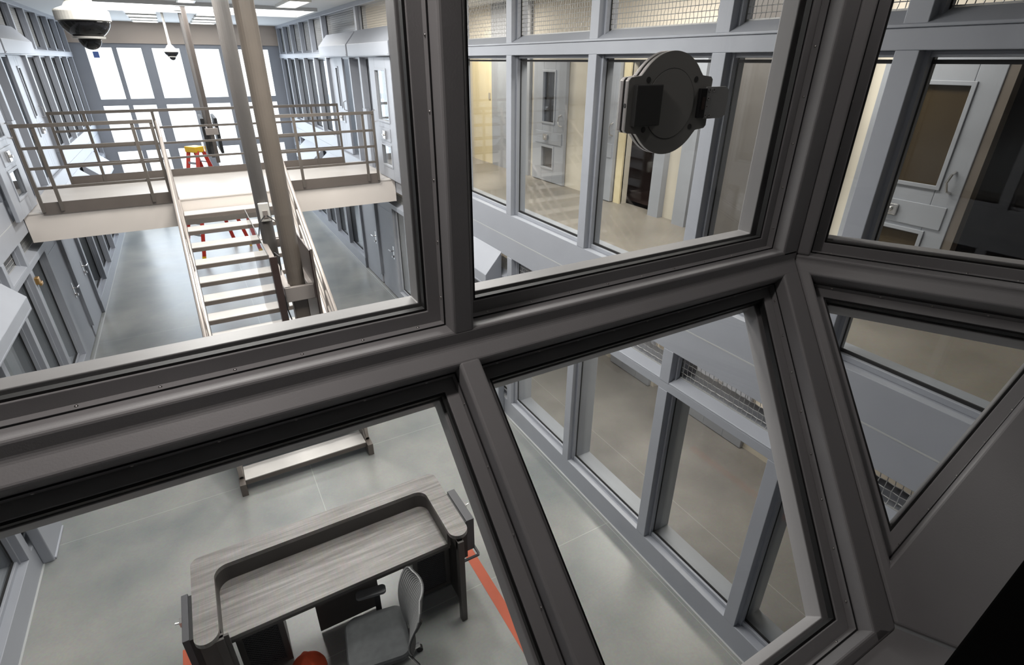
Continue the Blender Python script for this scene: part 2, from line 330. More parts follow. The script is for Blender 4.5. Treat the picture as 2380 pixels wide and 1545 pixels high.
def side_wall(sx, X0, nm):
    side = 'right' if sx > 0 else 'left'
    def D(d): return X0+sx*d
    def bx(m, d0, d1, y0, y1, z0, z1):
        a, b = sorted((D(d0), D(d1))); m.box(a, b, y0, y1, z0, z1)
    def pr(m, prof, y0, y1):
        m.loft([[(D(d), y0, z) for d, z in prof], [(D(d), y1, z) for d, z in prof]])
    W = MB()
    lowdoor = (10.5, 13.0); updoor = (9.5, 14.3)
    # kick + low sill
    for y0, y1 in ((-0.6, lowdoor[0]), (lowdoor[1], YF)):
        bx(W, 0.0, 0.34, y0, y1, 0, 0.27); bx(W, 0.075, 0.10, y0, y1, 0.27, 0.315)
    # low head + spandrel
    for y0, y1 in ((-0.6, YF),):
        bx(W, 0.0, 0.34, y0, y1, 2.07, 2.15)
        pr(W, [(0, 2.15), (0, 2.165), (0.10, 2.205), (0.34, 2.205), (0.34, 2.15)], y0, y1)
        bx(W, 0.0, 0.34, y0, y1, 2.47, 2.727); bx(W, 0.006, 0.34, y0, y1, 2.72, 2.735)
    for y0, y1 in ((-0.6, updoor[0]), (updoor[1], YF)):
        bx(W, 0.0, 0.34, y0, y1, 2.731, 3.02); bx(W, 0.075, 0.10, y0, y1, 3.02, 3.06)
    bx(W, 0.0, 0.34, -0.6, YF, 4.76, 4.86); bx(W, 0.075, 0.1, -0.6, YF, 4.73, 4.76)
    pr(W, [(0, 4.86), (-0.012, 4.86), (-0.012, 4.875), (0.12, 4.945), (0.34, 4.945), (0.34, 4.86)], -0.6, YF)
    bx(W, 0.0, 0.34, -0.6, YF, 5.60, ZC)
    o = W.build('wall_'+side, M['paint'], bevel=0.004); struct(o, f'blue grey steel framing of the {side} pod wall, two storeys')
    m = MB(); bx(m, -0.002, 0.01, -0.6, 9.9, 2.722, 2.733); struct(m.build('trim_joint_'+side, M['caulk']), f'thin pale joint line at upper floor level along the {side} wall')
    # thin white floor line at the wall foot
    m = MB(); bx(m, -0.018, 0.0, -0.6, YF, 0.0, 0.004); o = m.build('baseboard_'+side, M['caulk']); struct(o, f'thin pale caulk line along the foot of the {side} wall')
    # mullions
    def mull(yc, z0, z1, lev, wd=0.115):
        m = MB(); bx(m, -0.003, 0.345 if 'lower' in lev else 0.2, yc-wd/2, yc+wd/2, z0, z1)
        o = m.build(num('trim'), M['paint'], bevel=0.004); struct(o)
        m = MB(); bx(m, 0.06, 0.10, yc-wd/2-0.022, yc-wd/2, z0, z1); bx(m, 0.06, 0.10, yc+wd/2, yc+wd/2+0.022, z0, z1); m.build('glazing_stop', M['paint'], o)
        m = MB(); bx(m, 0.10, 0.112, yc-wd/2-0.026, yc-wd/2, z0, z1); bx(m, 0.10, 0.112, yc+wd/2, yc+wd/2+0.026, z0, z1); m.build('gasket', M['seam'], o)
        return o
    for y in LOWM:
        mull(y, 0.27, 2.07, 'lower'); 
        if y not in (10.45, 11.7): mull(y, 2.15, 2.47, 'lower mesh')
    for y in MULL+[9.5]+[11.5]+FARM:
        mull(y, 3.02 if (y < 9.6 or y > 14.3) else ZU, 4.76, 'upper'); mull(y, 4.86, 5.60, 'upper mesh')
    # glass bays
    def bay(y0, y1, z0, z1, label):
        m = MB(); bx(m, 0.113, 0.127, y0+0.06, y1-0.06, z0, z1); o = m.build(num('window'), M['glass2']); struct(o, label)
        m = MB(); bx(m, 0.10, 0.113, y0+0.06, y1-0.06, z0+0.03, z0+0.05); bx(m, 0.10, 0.113, y0+0.06, y1-0.06, z1-0.05, z1-0.03); m.build('gasket', M['seam'], o)
    lows = [y for y in LOWM]
    for i in range(len(lows)-1):
        a, b = lows[i], lows[i+1]
        if a in (7.1, 8.4): pass
        if 10.4 < a < 12.9: continue
        bay(a, b, 0.28, 2.06, f'lower glass bay {i+1} from the control room in the {side} wall')
    ups = MULL+[9.5]
    for i in range(len(ups)-1): bay(ups[i], ups[i+1], 3.03, 4.75, f'upper glass bay {i+1} from the control room in the {side} wall')
    ups = FARM+[YF]
    for i in range(len(ups)-1): bay(ups[i], ups[i+1], 3.03, 4.75, f'upper glass bay {i+1} beyond the bridge in the {side} wall')
    # mesh screens
    n = 0
    upm = MULL+[9.5, 11.5]+FARM
    for a, b in zip(upm, upm[1:]):
        if b-a > 2: 
            n += 1; screen(a+0.06, b-0.06, 4.947, 5.60, D(0.125), f'woven wire screen over the door hood, opening {n} high on the {side} wall', f'upper wire screens, {side} wall', False); continue
        n += 1
        screen(a+0.06, b-0.06, 4.947, 5.60, D(0.125), f'woven wire screen, opening {n} from the control room high on the {side} wall', f'upper wire screens, {side} wall', a < 9 and sx > 0)
    n = 0
    lm = [y for y in LOWM if y not in (10.45, 11.7)]
    for a, b in zip(lm, lm[1:]):
        n += 1
        if a > 8.5 and sx < 0 and a > 10 or a > 13: continue
        screen(a+0.06, b-0.06, 2.207, 2.47, D(0.108), f'woven wire strip {n} from the control room, low on the {side} wall', f'lower wire strips, {side} wall', a < 6 and sx > 0)
    # hoods
    def hood(y0, y1, z0, label, dpt=0.21, h=0.2, top=0.44):
        prof = [(0.0, z0), (-dpt, z0), (-dpt, z0+h), (0.0, z0+top)]
        m = MB(); pr(m, prof, y0, y1); o = m.build('door_hood', M['paint'], bevel=0.006)
        tag(o, label, 'door hood', f'sloped hoods on the {side} wall')
        m = MB(); bx(m, -dpt-0.006, -dpt, y0+0.03, y1-0.03, z0+0.015, z0+0.03); m.build('drip_edge', M['paint'], o)
    hood(9.1, 11.55, 4.775, f'sloped grey hood over the first upper door at the {side} end of the bridge')
    hood(11.65, 14.0, 4.775, f'sloped grey hood over the second upper door past the {side} end of the bridge')
    hood(5.85, 7.85, 2.05, f'sloped pale hood on the lower {side} wall nearest the desk', 0.24, 0.16, 0.44)
    hood(13.6, 15.6, 2.0, f'sloped pale hood on the lower {side} wall just beyond the bridge', 0.34, 0.2, 0.5)
    hood(16.2, 18.6, 2.0, f'sloped pale hood on the lower {side} wall furthest beyond the bridge', 0.34, 0.2, 0.5)
    # pilaster
    m = MB(); bx(m, -0.10, 0.0, 5.78, 6.32, 0.0, 2.0); bx(m, -0.115, 0, 5.80, 6.30, 0, 0.03); o = m.build('trim_pilaster_'+side, M['paint'], bevel=0.01); struct(o, f'grey pilaster on the lower {side} wall near the desk')
    # doors ---------------------------------------------------
    def door(y0, y1, z0, h, d, label, hinge_far=True, slit=False, lever=False, thick=0.05, lower=True):
        o = bpy.data.objects.new(num('door'), None); COL.objects.link(o); struct(o, label); o.location = (D(d), y0, z0)
        def lb(m, a, b, ya, yb, za, zb):
            p, q = sorted((sx*a, sx*b)); m.box(p, q, ya, yb, za, zb)
        wd = y1-y0
        vy0, vy1 = (wd*0.24, wd*0.72) if not slit else (wd*0.4, wd*0.55)
        vz0, vz1 = h*0.50, h*0.90
        ly0, ly1, lz0, lz1 = wd*0.28, wd*0.70, h*0.12, h*0.29
        m = MB()
        lb(m, 0, thick, 0, vy0, 0, h); lb(m, 0, thick, vy1, wd, 0, h); lb(m, 0, thick, vy0, vy1, vz1, h)
        if lower and not slit:
            lb(m, 0, thick, vy0, vy1, lz1, vz0); lb(m, 0, thick, vy0, vy1, 0, lz0)
            if ly0 > vy0: lb(m, 0, thick, vy0, ly0, lz0, lz1)
            if vy1 > ly1: lb(m, 0, thick, ly1, vy1, lz0, lz1)
            else: ly1 = vy1
            ly0 = max(vy0, ly0)
        else:
            lb(m, 0, thick, vy0, vy1, 0, vz0)
        if lever:
            m.bm.free(); m = MB(); lb(m, 0, thick, 0, wd, 0, h); lb(m, -0.006, 0, 0.12, wd-0.12, 0.15, h-0.15)
        m.build('leaf', M['paint'], o, bevel=0.006)
        def vis(a, b, za, zb):
            g = MB(); lb(g, thick*0.4, thick*0.6, a, b, za, zb); p = g.build('vision_panel', M['glass2'], o)
            P = [(a-0.03, za-0.03), (b+0.03, za-0.03), (b+0.03, zb+0.03), (a-0.03, zb+0.03)]
            MB().ring(P, inset(P, 0.035), lambda u, v, w: (w, u, v), *sorted((sx*-0.014, 0.0))).build('window_bead', M['paint'], o, bevel=0.004)
        if not lever: vis(vy0, vy1, vz0, vz1)
        if lower and not slit: vis(ly0, ly1, lz0, lz1)
        # cuff port and its lock
        if not lever: g = MB(); lb(g, -0.012, 0.0, wd*0.25, wd*0.80, h*0.33, h*0.44); p = g.build('cuff_port', M['paint'], o, bevel=0.004)
        if not lever: g = MB(); lb(g, -0.045, -0.012, wd*0.40, wd*0.52, h*0.35, h*0.42); g.build('port_lock', M['steel'], p, bevel=0.008)
        if not lever: g = MB(); g.cyl((sx*-0.075 if sx > 0 else 0.045, wd*0.46, h*0.385), 0.02, 0.03, 12, 'x'); g.build('lock_knob', M['steel'], p)
        if lever:
            hy = wd*0.80 if not hinge_far else wd*0.15
            g = MB(); lb(g, -0.012, 0, hy-0.03, hy+0.03, h*0.44, h*0.58); g.tube([(sx*-0.012, hy, h*0.53), (sx*-0.07, hy, h*0.53), (sx*-0.075, hy+0.13, h*0.53)], 0.012, 8); g.cyl((sx*-0.05 if sx > 0 else 0.0, hy, h*0.47), 0.025, 0.05, 12, 'x'); g.build('lever_lock', M['steel'], o)
        else:
            hy = wd*0.06 if hinge_far else wd*0.94
            g = MB(); g.tube([(0, hy, h*0.47), (sx*-0.05, hy, h*0.48), (sx*-0.055, hy, h*0.52), (sx*-0.05, hy, h*0.56), (0, hy, h*0.57)], 0.010, 8); g.build('pull_handle', M['steel'], o)
        return o
    # lower doors and frames
    for j, (a, b) in enumerate(((10.5, 11.64), (11.76, 12.94))):
        door(a, b, 0.02, 2.05, 0.05, f'{"nearer" if j == 0 else "farther"} lower grey cell door with lever lock, {side} wall under the bridge', lever=True, slit=True, hinge_far=(sx > 0))
    # upper: door at the bridge
    door(9.40, 10.60, ZU+0.02, 2.02, -0.10, f'grey cell door with vision window beside the {side} end of the bridge', hinge_far=False)
    m = MB(); bx(m, 0.3, 0.34, 10.62, 11.44, ZU, 4.76); bx(m, 0.12, 0.3, 10.66, 10.7, ZU, 4.76); struct(m.build(num('trim'), M['paint']), None)
    m = MB(); bx(m, 0.22, 0.34, 11.56, 13.1, ZU, 4.76); bx(m, 0.0, 0.22, 12.28, 12.36, ZU, 4.76); struct(m.build(num('trim'), M['paint']), None)
    door(13.14, 14.24, ZU+0.02, 2.02, 0.06, f'pale cell door with narrow window beyond the bridge, upper {side} wall', slit=True, hinge_far=(sx > 0))
    # stepped door frame trim
    m = MB(); bx(m, -0.02, 0.05, 11.44, 11.56, 3.85, 4.76); bx(m, -0.02, 0.05, 11.36, 11.60, ZU, 3.85); struct(m.build(num('trim'), M['paint'], bevel=0.006), None)
    return D, bx, pr

D_R = side_wall(1, XR, 'r')
D_L = side_wall(-1, XL, 'l')

# ---- rooms behind the side glass
def holed(x0, x1, y0, y1, z0, z1, holes):
    m = MB(); ys = sorted({y0, y1}|{h for a in holes for h in a[:2]})
    for a, b in zip(ys, ys[1:]):
        hs = [h for h in holes if h[0] <= a+1e-6 and h[1] >= b-1e-6]
        if not hs: m.box(x0, x1, a, b, z0, z1)
        else:
            h = hs[0]
            if h[2] > z0: m.box(x0, x1, a, b, z0, h[2])
            if h[3] < z1: m.box(x0, x1, a, b, h[3], z1)
    return m
XB = 5.66
struct(holed(XB, XB+0.12, -2, 12.2, ZU, ZC, [(5.71, 6.42, ZU, 4.72), (0.9, 2.05, ZU, 4.72)]).build('wall_upper_dayroom', M['cream']), 'cream block back wall of the upper dayrooms')
struct(holed(XB, XB+0.12, -2, YF, 0, 2.42, [(4.45, 5.2, 0, 2.1), (7.0, 8.0, 0, 2.1)]).build('wall_lower_dayroom', M['cream']), 'cream block back wall of the lower dayrooms')
struct(MB().box(XB+0.12, XB+1.6, 5.0, 7.0, ZU-0.05, ZU).box(XB+1.5, XB+1.6, 5.0, 7.0, ZU, ZC).box(XB+0.12, XB+1.6, 5.0, 5.1, ZU, ZC).box(XB+0.12, XB+1.6, 6.9, 7.0, ZU, ZC).build('wall_cell_upper', M['shield']), 'open upper cell, its shade put into dark walls')  # unlit cell: its shade is put into the dark wall colour
struct(MB().box(XB+1.5, XB+1.6, 0.4, 2.6, ZU, ZC).box(XB+0.12, XB+1.6, 0.4, 0.5, ZU, ZC).box(XB+0.12, XB+1.6, 2.5, 2.6, ZU, ZC).box(XB+0.12, XB+1.6, 0.4, 2.6, ZU-0.05, ZU).build('wall_cell_near', M['shield']), 'open cell nearest the control room, its shade put into dark walls')  # shade of this cell also painted into its walls
struct(MB().box(XB+0.5, XB+0.6, 2.8, 8.4, 0, 2.42).build('wall_cell_lower', M['shield']), 'dark sheet for the shade behind the lower cell openings')  # dark sheet standing for shade in the openings
struct(MB().box(XR+0.34, XB+0.12, -2.1, -2.0, 0, ZC).box(XR+0.34, XB, 12.2, 12.3, 0, ZC).build('wall_dayroom_ends', M['cream']), 'cream end walls of the right dayrooms')
struct(MB().box(XL-3.05, XL-2.95, -0.6, YF, 0, ZC).build('wall_left_rooms', M['paint']), 'grey back wall of the rooms behind the left wall')
struct(MB().box(XR+0.35, XB, YF-0.05, YF+0.05, 0, ZC).box(XL-3, XL-0.34, YF-0.05, YF+0.05, 0, ZC).build('wall_far_sides', M['paint']), 'grey end walls beside the far windows')
struct(MB().box(XR+1.5, XR+1.6, 12.3, YF, 0, ZC).build('wall_right_far_rooms', M['paint']), 'grey back wall of the far right rooms')
# yellow-lit recess, its light put into the colour, and trims on the upper back wall
struct(MB().box(XB-0.03, XB, 10.58, 11.5, ZU, 4.72).build('trim_yellow_light', M['yellow']), 'yellow light painted on a recess panel at the far end of the upper dayroom')
tag(MB().box(XB-0.045, XB-0.03, 10.66, 10.74, 4.0, 4.12).build('wall_switch', M['steel']), 'small steel plate on the yellow panel', 'switch')
struct(MB().box(XB-0.06, XB, 9.1, 10.56, ZU, ZC).build('trim_grey_panel', M['paint']), 'grey painted panel between yellow panel and cell door')
struct(MB().box(XB-0.10, XB, 5.50, 5.70, ZU, 4.80).build('trim_cell_jamb', M['paint']), 'grey door jamb of the dark open cell')
struct(MB().box(XB-0.14, XB, 4.96, 5.18, ZU, 4.86).build('trim_cell_pilaster', M['paint']), 'grey steel pilaster right of the dark open cell')
struct(MB().box(XB-0.04, XB, 3.12, 4.94, ZU, ZC).build('trim_dim_room', M['postgrey']), 'brown panel painted as the dim deeper room right of the upper grey pilaster')  # dimness of a deeper room put into the panel colour
struct(MB().box(XB-0.03, XB+0.02, 6.42, 6.56, ZU, 4.72).build('trim_cell_edge', M['yellow']), 'yellowish door edge left of the dark open cell')
struct(MB().box(XB-0.08, XB, 2.74, 2.92, ZU, 4.80).box(XB-0.08, XB, 0.6, 2.92, 4.72, 4.82).build('trim_near_cell_jamb', M['paint']), 'grey frame of the cell nearest the control room')
struct(MB().box(XB-0.09, XB+0.02, 1.98, 2.05, ZU, 4.72).build('trim_bronze_edge', M['post']), 'bronze edge strip of the open cell door nearest the control room')
def dayroom_door(y0, y1, x, label, slit=False, zb_=ZU, win=None, pane='dome'):
    sx = 1
    o = bpy.data.objects.new(num('door'), None); COL.objects.link(o); struct(o, label); o.location = (x, y0, zb_+0.01)
    wd = y1-y0; h = 2.0
    a, b = (wd*0.32, wd*0.68) if not slit else (wd*0.42, wd*0.58)
    if win: a, b = wd*win[0], wd*win[1]
    m = MB(); z0, z1, l0, l1 = 1.02, 1.82, 0.25, 0.60
    for p in ((0, a, 0, h), (b, wd, 0, h), (a, b, z1, h), (a, b, l1, z0), (a, b, 0, l0)): m.box(0, 0.06, *p)
    m.build('leaf', M['paint'], o, bevel=0.006)
    for za, zb in ((z0, z1), (l0, l1)):
        MB().box(0.03, 0.04, a, b, za, zb).build('vision_panel', M[pane], o)
        P = [(a-0.03, za-0.03), (b+0.03, za-0.03), (b+0.03, zb+0.03), (a-0.03, zb+0.03)]
        MB().ring(P, inset(P, 0.035), lambda u, v, w: (w, u, v), -0.014, 0.0).build('window_bead', M['paint'], o, bevel=0.004)
    p = MB().box(-0.012, 0, wd*0.06, wd*0.9, 0.66, 0.86).build('cuff_port', M['paint'], o, bevel=0.004)
    MB().box(-0.04, -0.012, wd*0.47, wd*0.6, 0.72, 0.82).cyl((-0.06, wd*0.53, 0.77), 0.022, 0.03, 12, 'x').build('port_lock', M['steel'], p, bevel=0.006)
    MB().tube([(0, wd*0.085, 0.98), (-0.05, wd*0.1, 1.0), (-0.055, wd*0.12, 1.07), (-0.05, wd*0.1, 1.14), (0, wd*0.1, 1.16)], 0.011, 8).build('pull_handle', M['steel'], o)
    return o
dayroom_door(7.93, 8.93, XB-0.07, 'closed grey cell door with two windows in the upper dayroom, beyond the second glass bay')
dayroom_door(6.58, 7.22, XB-0.09, 'grey cell door with slit windows just left of the dark open cell', True)
dayroom_door(2.05, 2.96, XB-0.10, 'grey cell door with pull handle seen through the rightmost upper pane', win=(0.21, 0.80), pane='refl_pane')
dayroom_door(3.45, 4.40, XB-0.07, 'grey cell door in the lower dayroom, its foot seen below the wire strip', False, 0.0)
dayroom_door(5.25, 6.20, XB-0.07, 'second grey cell door in the lower dayroom, further from the control room', False, 0.0)

# ================================================================== BRIDGE
YB0, YB1 = 9.99, 12.2
b = thing('footbridge', 'pale footbridge crossing the pod at the upper floor, above the stair', 'bridge', (XM, YB0, 2.31))
MB().box(XL-XM+0.01, XR-XM-0.01, 0, YB1-YB0, 0, 0.40).build('slab', M['slab'], b)
MB().box(XL-XM+0.01, XR-XM-0.01, -0.01, YB1-YB0+0.01, 0.40, 0.42).build('deck', M['deck'], b)
def guard(x0, x1, y, posts, label, zt=3.89, tone='railgrey'):
    g = thing('guard_rail', label, 'railing', (x0, y, ZU), 'taupe guard rails of the footbridge')
    MB().tube([(0, -0.012, zt-ZU), (x1-x0, -0.012, zt-ZU)], 0.024, 4, True).build('top_rail', M[tone], g)
    for z in (3.60, 3.33, 3.06): MB().tube([(0, 0, z-ZU), (x1-x0, 0, z-ZU)], 0.018, 4, True).build('middle_rail', M[tone], g)
    MB().box(0, x1-x0, -0.012, 0.0, -0.03 if y < 11 else 0.01, 0.14).build('toe_plate', M['taupe'], g)
    for p in posts: MB().box(p-x0-0.022, p-x0+0.022, -0.022 if y > 11 else -0.03, 0.022 if y > 11 else 0.0, 0.01, zt-ZU).build('post', M[tone], g)
guard(-2.04, -0.395, YB0-0.012, (-2.02, -1.80, -0.66, -0.42), 'guard rail on the front edge of the bridge left of the stair')
guard(1.26, 2.92, YB0-0.012, (1.58, 2.72, 2.90), 'guard rail on the front edge of the bridge right of the stair')
guard(-1.95, 2.84, YB1-0.03, (-1.93, -1.45, -0.45, 1.0, 2.3, 2.82), 'long guard rail on the back edge of the bridge')

# ================================================================== STAIR
fit = MB().box(0, 0.05, -0.05, 0.05, -0.05, 0.05).box(0.03, 0.06, -0.02, 0.09, -0.08, -0.03).build('brass_fitting', M['brass'], bevel=0.012); fit.location = (XL, 9.38, 1.93)
tag(fit, 'small brass coloured fitting on the left lower door frame just before the bridge', 'fitting')
s = thing('staircase', 'open riser stair with cream treads descending from the bridge to the floor', 'stairs', (0, 0, 0))
RISE, RUN = ZU/15, 0.2935
for i in range(1, 15):
    y = 5.87+(i-1)*RUN; z = i*RISE
    MB().box(-0.31, 1.16, y, y+0.275, z-0.045, z).build('tread', M['tread'], s, bevel=0.004)
    MB().box(-0.31, 1.16, y-0.004, y+0.02, z-0.07, z-0.012).build('nosing', M['taupe'], s)
slope = RISE/RUN
def zs_(y): return (y-5.87)*slope+RISE
for x in (-0.37, 1.17):
    prof = [(5.93, 0.0), (5.93, 0.2), (6.0, zs_(6.0)+0.10), (9.965, zs_(9.965)+0.06), (9.965, zs_(9.965)-0.26), (6.15, 0.0)]
    MB().prism(prof, lambda u, v, w: (w, u, v), x, x+0.055).build('stringer', M['railpale'] if x < 0 else M['railpale'], s)
for x, nm in ((-0.345, 'l'), (1.20, 'r')):
    r = MB().tube([(x, 5.9, zs_(5.9)+1.02), (x, 9.86, zs_(9.86)+1.02), (x, 9.95, 3.89)], 0.024, 8).build('handrail', M['railpale'], s)
    for dz in (0.78, 0.54, 0.32): MB().tube([(x, 5.95, zs_(5.95)+dz), (x, 9.93, zs_(9.93)+dz)], 0.016, 8).build('middle_rail', M['railpale'], r)
    for y in (5.95, 7.3, 8.65, 9.93):
        MB().box(x-0.02, x+0.02, y-0.02, y+0.02, zs_(y)-0.15 if y > 6 else 0.0, zs_(y)+1.02).build('post', M['railpale'], r)
    MB().box(x-0.035, x+0.035, 5.80, 5.97, 0.0, 0.17).build('foot_bracket', M['taupe'], s, bevel=0.004)

# ================================================================== MONITOR MOUNTS
def mount(px, yb, yg, zbase, label, full, pr=0.076, pm='post'):
    g = thing('monitor_mount', label, 'monitor mount', (px, yb, ZC), 'ceiling hung monitor frames')
    def Z(z): return z-ZC
    L = yg-yb
    MB().cyl((0, 0, Z(zbase-0.06)), pr, ZC-zbase+0.06, 24).build('front_post', M[pm], g, smooth=False)
    MB().box(-pr*0.86, pr*0.86, -pr*0.86, pr*0.86, Z(zbase-0.75), Z(zbase-0.06)).build('lower_post', M[pm], g, bevel=0.01)
    MB().cyl((-0.035, L, Z(zbase-0.8)), pr*0.95, ZC-zbase+0.8, 24).build('rear_post', M['postgrey'], g)
    f = MB()
    f.box(-0.125, -0.065, -0.12, L+0.1, Z(zbase-0.10), Z(zbase)); f.box(0.085, 0.135, -0.12, L+0.1, Z(zbase-0.10), Z(zbase))
    f.box(-0.125, 0.135, -0.125, -0.09, Z(zbase-0.14), Z(zbase)); f.box(-0.125, 0.135, L+0.09, L+0.12, Z(zbase-0.10), Z(zbase))
    fr = f.build('support_frame', M['railpale'], g, bevel=0.006)
    MB().cyl((0, 0, -0.015), 0.15, 0.015, 24).build('ceiling_plate', M['white'], g); MB().cyl((-0.035, L, -0.015), 0.15, 0.015, 24).build('ceiling_plate', M['white'], g)
    return g, Z, L
g, Z, L = mount(0.58, 5.0, 6.42, 2.87, 'near ceiling hung monitor frame with two posts and smoked shields in front of the stair', True)
# shields (empty housings)
px, yb = 0.58, 5.0
MB().box(0.372-px, 0.378-px, 4.80-yb, 6.62-yb, Z(2.05), Z(3.21)).build('clear_shield', M['tinted'], g)
MB().box(0.372-px, 0.378-px, 4.80-yb, 6.62-yb, Z(3.205), Z(3.222)).build('shield_edge', M['postgrey'], g)
MB().box(0.378-px, 0.436-px, 4.785-yb, 4.80-yb, Z(2.0), Z(3.20)).build('end_panel', M['shield'], g)
MB().box(0.705-px, 0.715-px, 4.80-yb, 6.3-yb, Z(2.0), Z(3.21)).build('back_panel', M['shield'], g)
MB().box(0.715-px, 0.735-px, 4.79-yb, 4.81-yb, Z(2.0), Z(3.22)).build('panel_edge', M['taupe'], g)
jb = MB().box(-0.085, 0.02, 1.42-0.11, 1.42-0.075, Z(3.13), Z(3.33)).build('junction_box', M['white'], g, bevel=0.008)
MB().box(-0.055, -0.005, 1.42-0.125, 1.42-0.11, Z(3.17), Z(3.25)).build('outlet', M['railpale'], jb)
for sgn in (-1, 1):
    pts = [(-0.03+0.01*sgn, 1.29, Z(3.20)), (-0.03+0.08*sgn, 1.26, Z(3.14)), (-0.03+0.12*sgn, 1.2, Z(3.0)), (-0.02+0.13*sgn, 0.9, Z(2.88)), (-0.02+0.12*sgn, 0.4, Z(2.885))]
    MB().tube(pts, 0.006, 6).build('cable', M['black'], g)
MB().tube([(-0.1, 0.55, Z(2.9)), (-0.09, 0.5, Z(3.02)), (-0.06, 0.42, Z(3.0)), (-0.08, 0.36, Z(2.88)), (-0.10, 0.2, Z(2.86)), (-0.12, 0.0, Z(2.62)), (-0.09, -0.1, Z(2.42)), (-0.14, -0.12, Z(2.2))], 0.006, 6).build('cable', M['black'], g)
g2, Z, L = mount(0.50, 14.35, 15.6, 3.35, 'distant ceiling hung monitor frame beyond the bridge carrying two black screens', False, 0.046, 'taupe')
for x0, x1 in ((-0.17, -0.10), (0.10, 0.16)):
    MB().box(x0, x1, -0.05, 1.2, Z(2.80), Z(3.55)).build('screen', M['black'], g2, bevel=0.01)
MB().box(-0.235, -0.215, -0.02, 1.25, Z(2.86), Z(3.68)).build('clear_shield', M['tinted'], g2)

# ================================================================== CAMERAS (dome, pendant)
def dome(x, y, zr, R, label):
    g = thing('dome_camera', label, 'security camera', (x, y, zr), 'pendant dome cameras')
    MB().lathe([(0.0, R*0.75), (R*0.45, R*0.75), (R*0.62, R*0.52), (R*0.98, R*0.38), (R*1.0, R*0.32), (R*1.0, 0.0), (R*0.95, -0.004), (0.0, -0.004)], n=48).build('housing', M['white'], g, smooth=False)
    MB().lathe([(0.0, R*1.6), (R*0.2, R*1.6), (R*0.22, R*1.0), (R*0.5, R*0.74), (0, R*0.74)], n=32).build('neck', M['white'], g)
    MB().tube([(0, 0, R*1.55), (0, 0, ZC-zr)], R*0.17, 16).build('pendant_pipe', M['white'], g)
    MB().cyl((0, 0, ZC-zr-0.02), R*0.5, 0.02, 24).build('ceiling_plate', M['white'], g)
    MB().lathe([(R*0.93, 0.0)]+[(R*(0.93-0.42*(k/6)**2), -R*0.62*k/6) for k in range(1, 7)]+[(R*0.36, -R*0.66), (0, -R*0.66)], n=48).build('lens_ring', M['dome'], g, smooth=True)
    MB().lathe([(R*0.62, -R*0.60), (R*0.60, -R*0.68), (R*0.42, -R*0.70), (R*0.40, -R*0.66)], n=40).build('trim_ring', M['white'], g)
    MB().lathe([(R*0.42*math.cos(a), -R*0.70-R*0.42*math.sin(a)) for a in [k*PI/2/8 for k in range(9)]], n=32).build('lower_dome', M['dome'], g, smooth=True)
dome(-0.340, 4.0, 4.884, 0.124, 'large white dome camera hanging at the top left, closest to the window')
dome(0.118, 15.97, 4.86, 0.155, 'small white dome camera on a thin pipe before the far windows')

# ================================================================== LADDER
lad = thing('step_ladder', 'red fibreglass step ladder with yellow cap standing beyond the bridge', 'ladder', (0.09, 16.25, 0))
cap = (0.08, -0.02)
ax = Vector((0.815, 0.58, 0)); sd = Vector((-0.58, 0.815, 0))
def lp(a, b, z): return tuple(ax*a+sd*b+Vector((0.02, -0.02, z)))
for sg, nm in ((-1, 'front_rail'), (1, 'rear_rail')):
    for sb in (-1, 1):
        MB().tube([lp(sg*0.74, sb*0.31, 0.06), lp(sg*0.08, sb*0.16, 2.66)], 0.045, 4, True).build(nm, M['red'], lad)
        MB().tube([lp(sg*0.755, sb*0.315, 0.0), lp(sg*0.73, sb*0.305, 0.12)], 0.045, 4, True).build('foot', M['yel'], lad)
for k in range(1, 9):
    t = k/9; a = -(0.74-(0.66)*t); w = 0.31-0.15*t; z = 0.06+2.6*t
    MB().tube([lp(a, -w, z), lp(a, w, z)], 0.028, 4, True).build('step', M['alu'], lad)
for k in (2, 5, 8):
    t = k/9; a = (0.74-(0.66)*t); w = 0.31-0.15*t; z = 0.06+2.6*t
    MB().tube([lp(a, -w, z), lp(a, w, z)], 0.015, 4, True).build('brace', M['alu'], lad)
MB().loft([[lp(a, b, z) for a, b in ((-0.15, -0.2), (0.15, -0.2), (0.15, 0.2), (-0.15, 0.2))] for z in (2.62, 2.76)]).build('cap', M['yel'], lad, bevel=0.015)

# ================================================================== DESK
d = thing('officer_desk', 'grey wood laminate officer desk with raised U-shaped counter', 'desk', (0.3, 3.45, 0))
def arc(cx, cy, r, a0, a1, n=10): return [(cx+r*math.cos(math.radians(a0+(a1-a0)*k/n)), cy+r*math.sin(math.radians(a0+(a1-a0)*k/n))) for k in range(n+1)]
dx, dy = 0.3, 3.45
xo0, xo1, yo0, yo1 = -0.745, 1.37, 3.07, 3.925
xi0, xi1, yi = -0.585, 1.20, 3.745
U = arc(xo0+0.07, yo1-0.07, 0.07, 180, 90)+[]
U = list(U)+arc(xo1-0.07, yo1-0.07, 0.07, 90, 0)
U += arc((xo1+xi1)/2, yo0+0.085, (xo1-xi1)/2, 0, -180, 16)
U += arc(xi1-0.10, yi-0.10, 0.10, 0, 90)[0:]
U += arc(xi0+0.10, yi-0.10, 0.10, 90, 180)
U += arc((xo0+xi0)/2, yo0+0.085, (xi0-xo0)/2, 0, -180, 16)
MB().prism([(u-dx, v-dy) for u, v in U], lambda u, v, w: (u, v, w), 1.03, 1.07).build('counter_top', M['wood'], d)
I = [(xi0+0.02, 3.31)]+arc(xi0+0.10, yi-0.08, 0.10, 180, 90)[1:-1]+arc(xi1-0.10, yi-0.08, 0.10, 90, 0)[1:-1]+[(xi1+0.10, 3.31)]
wk = [(-0.60, 3.195), (1.225, 3.195), (1.225, 3.76), (-0.60, 3.76)]
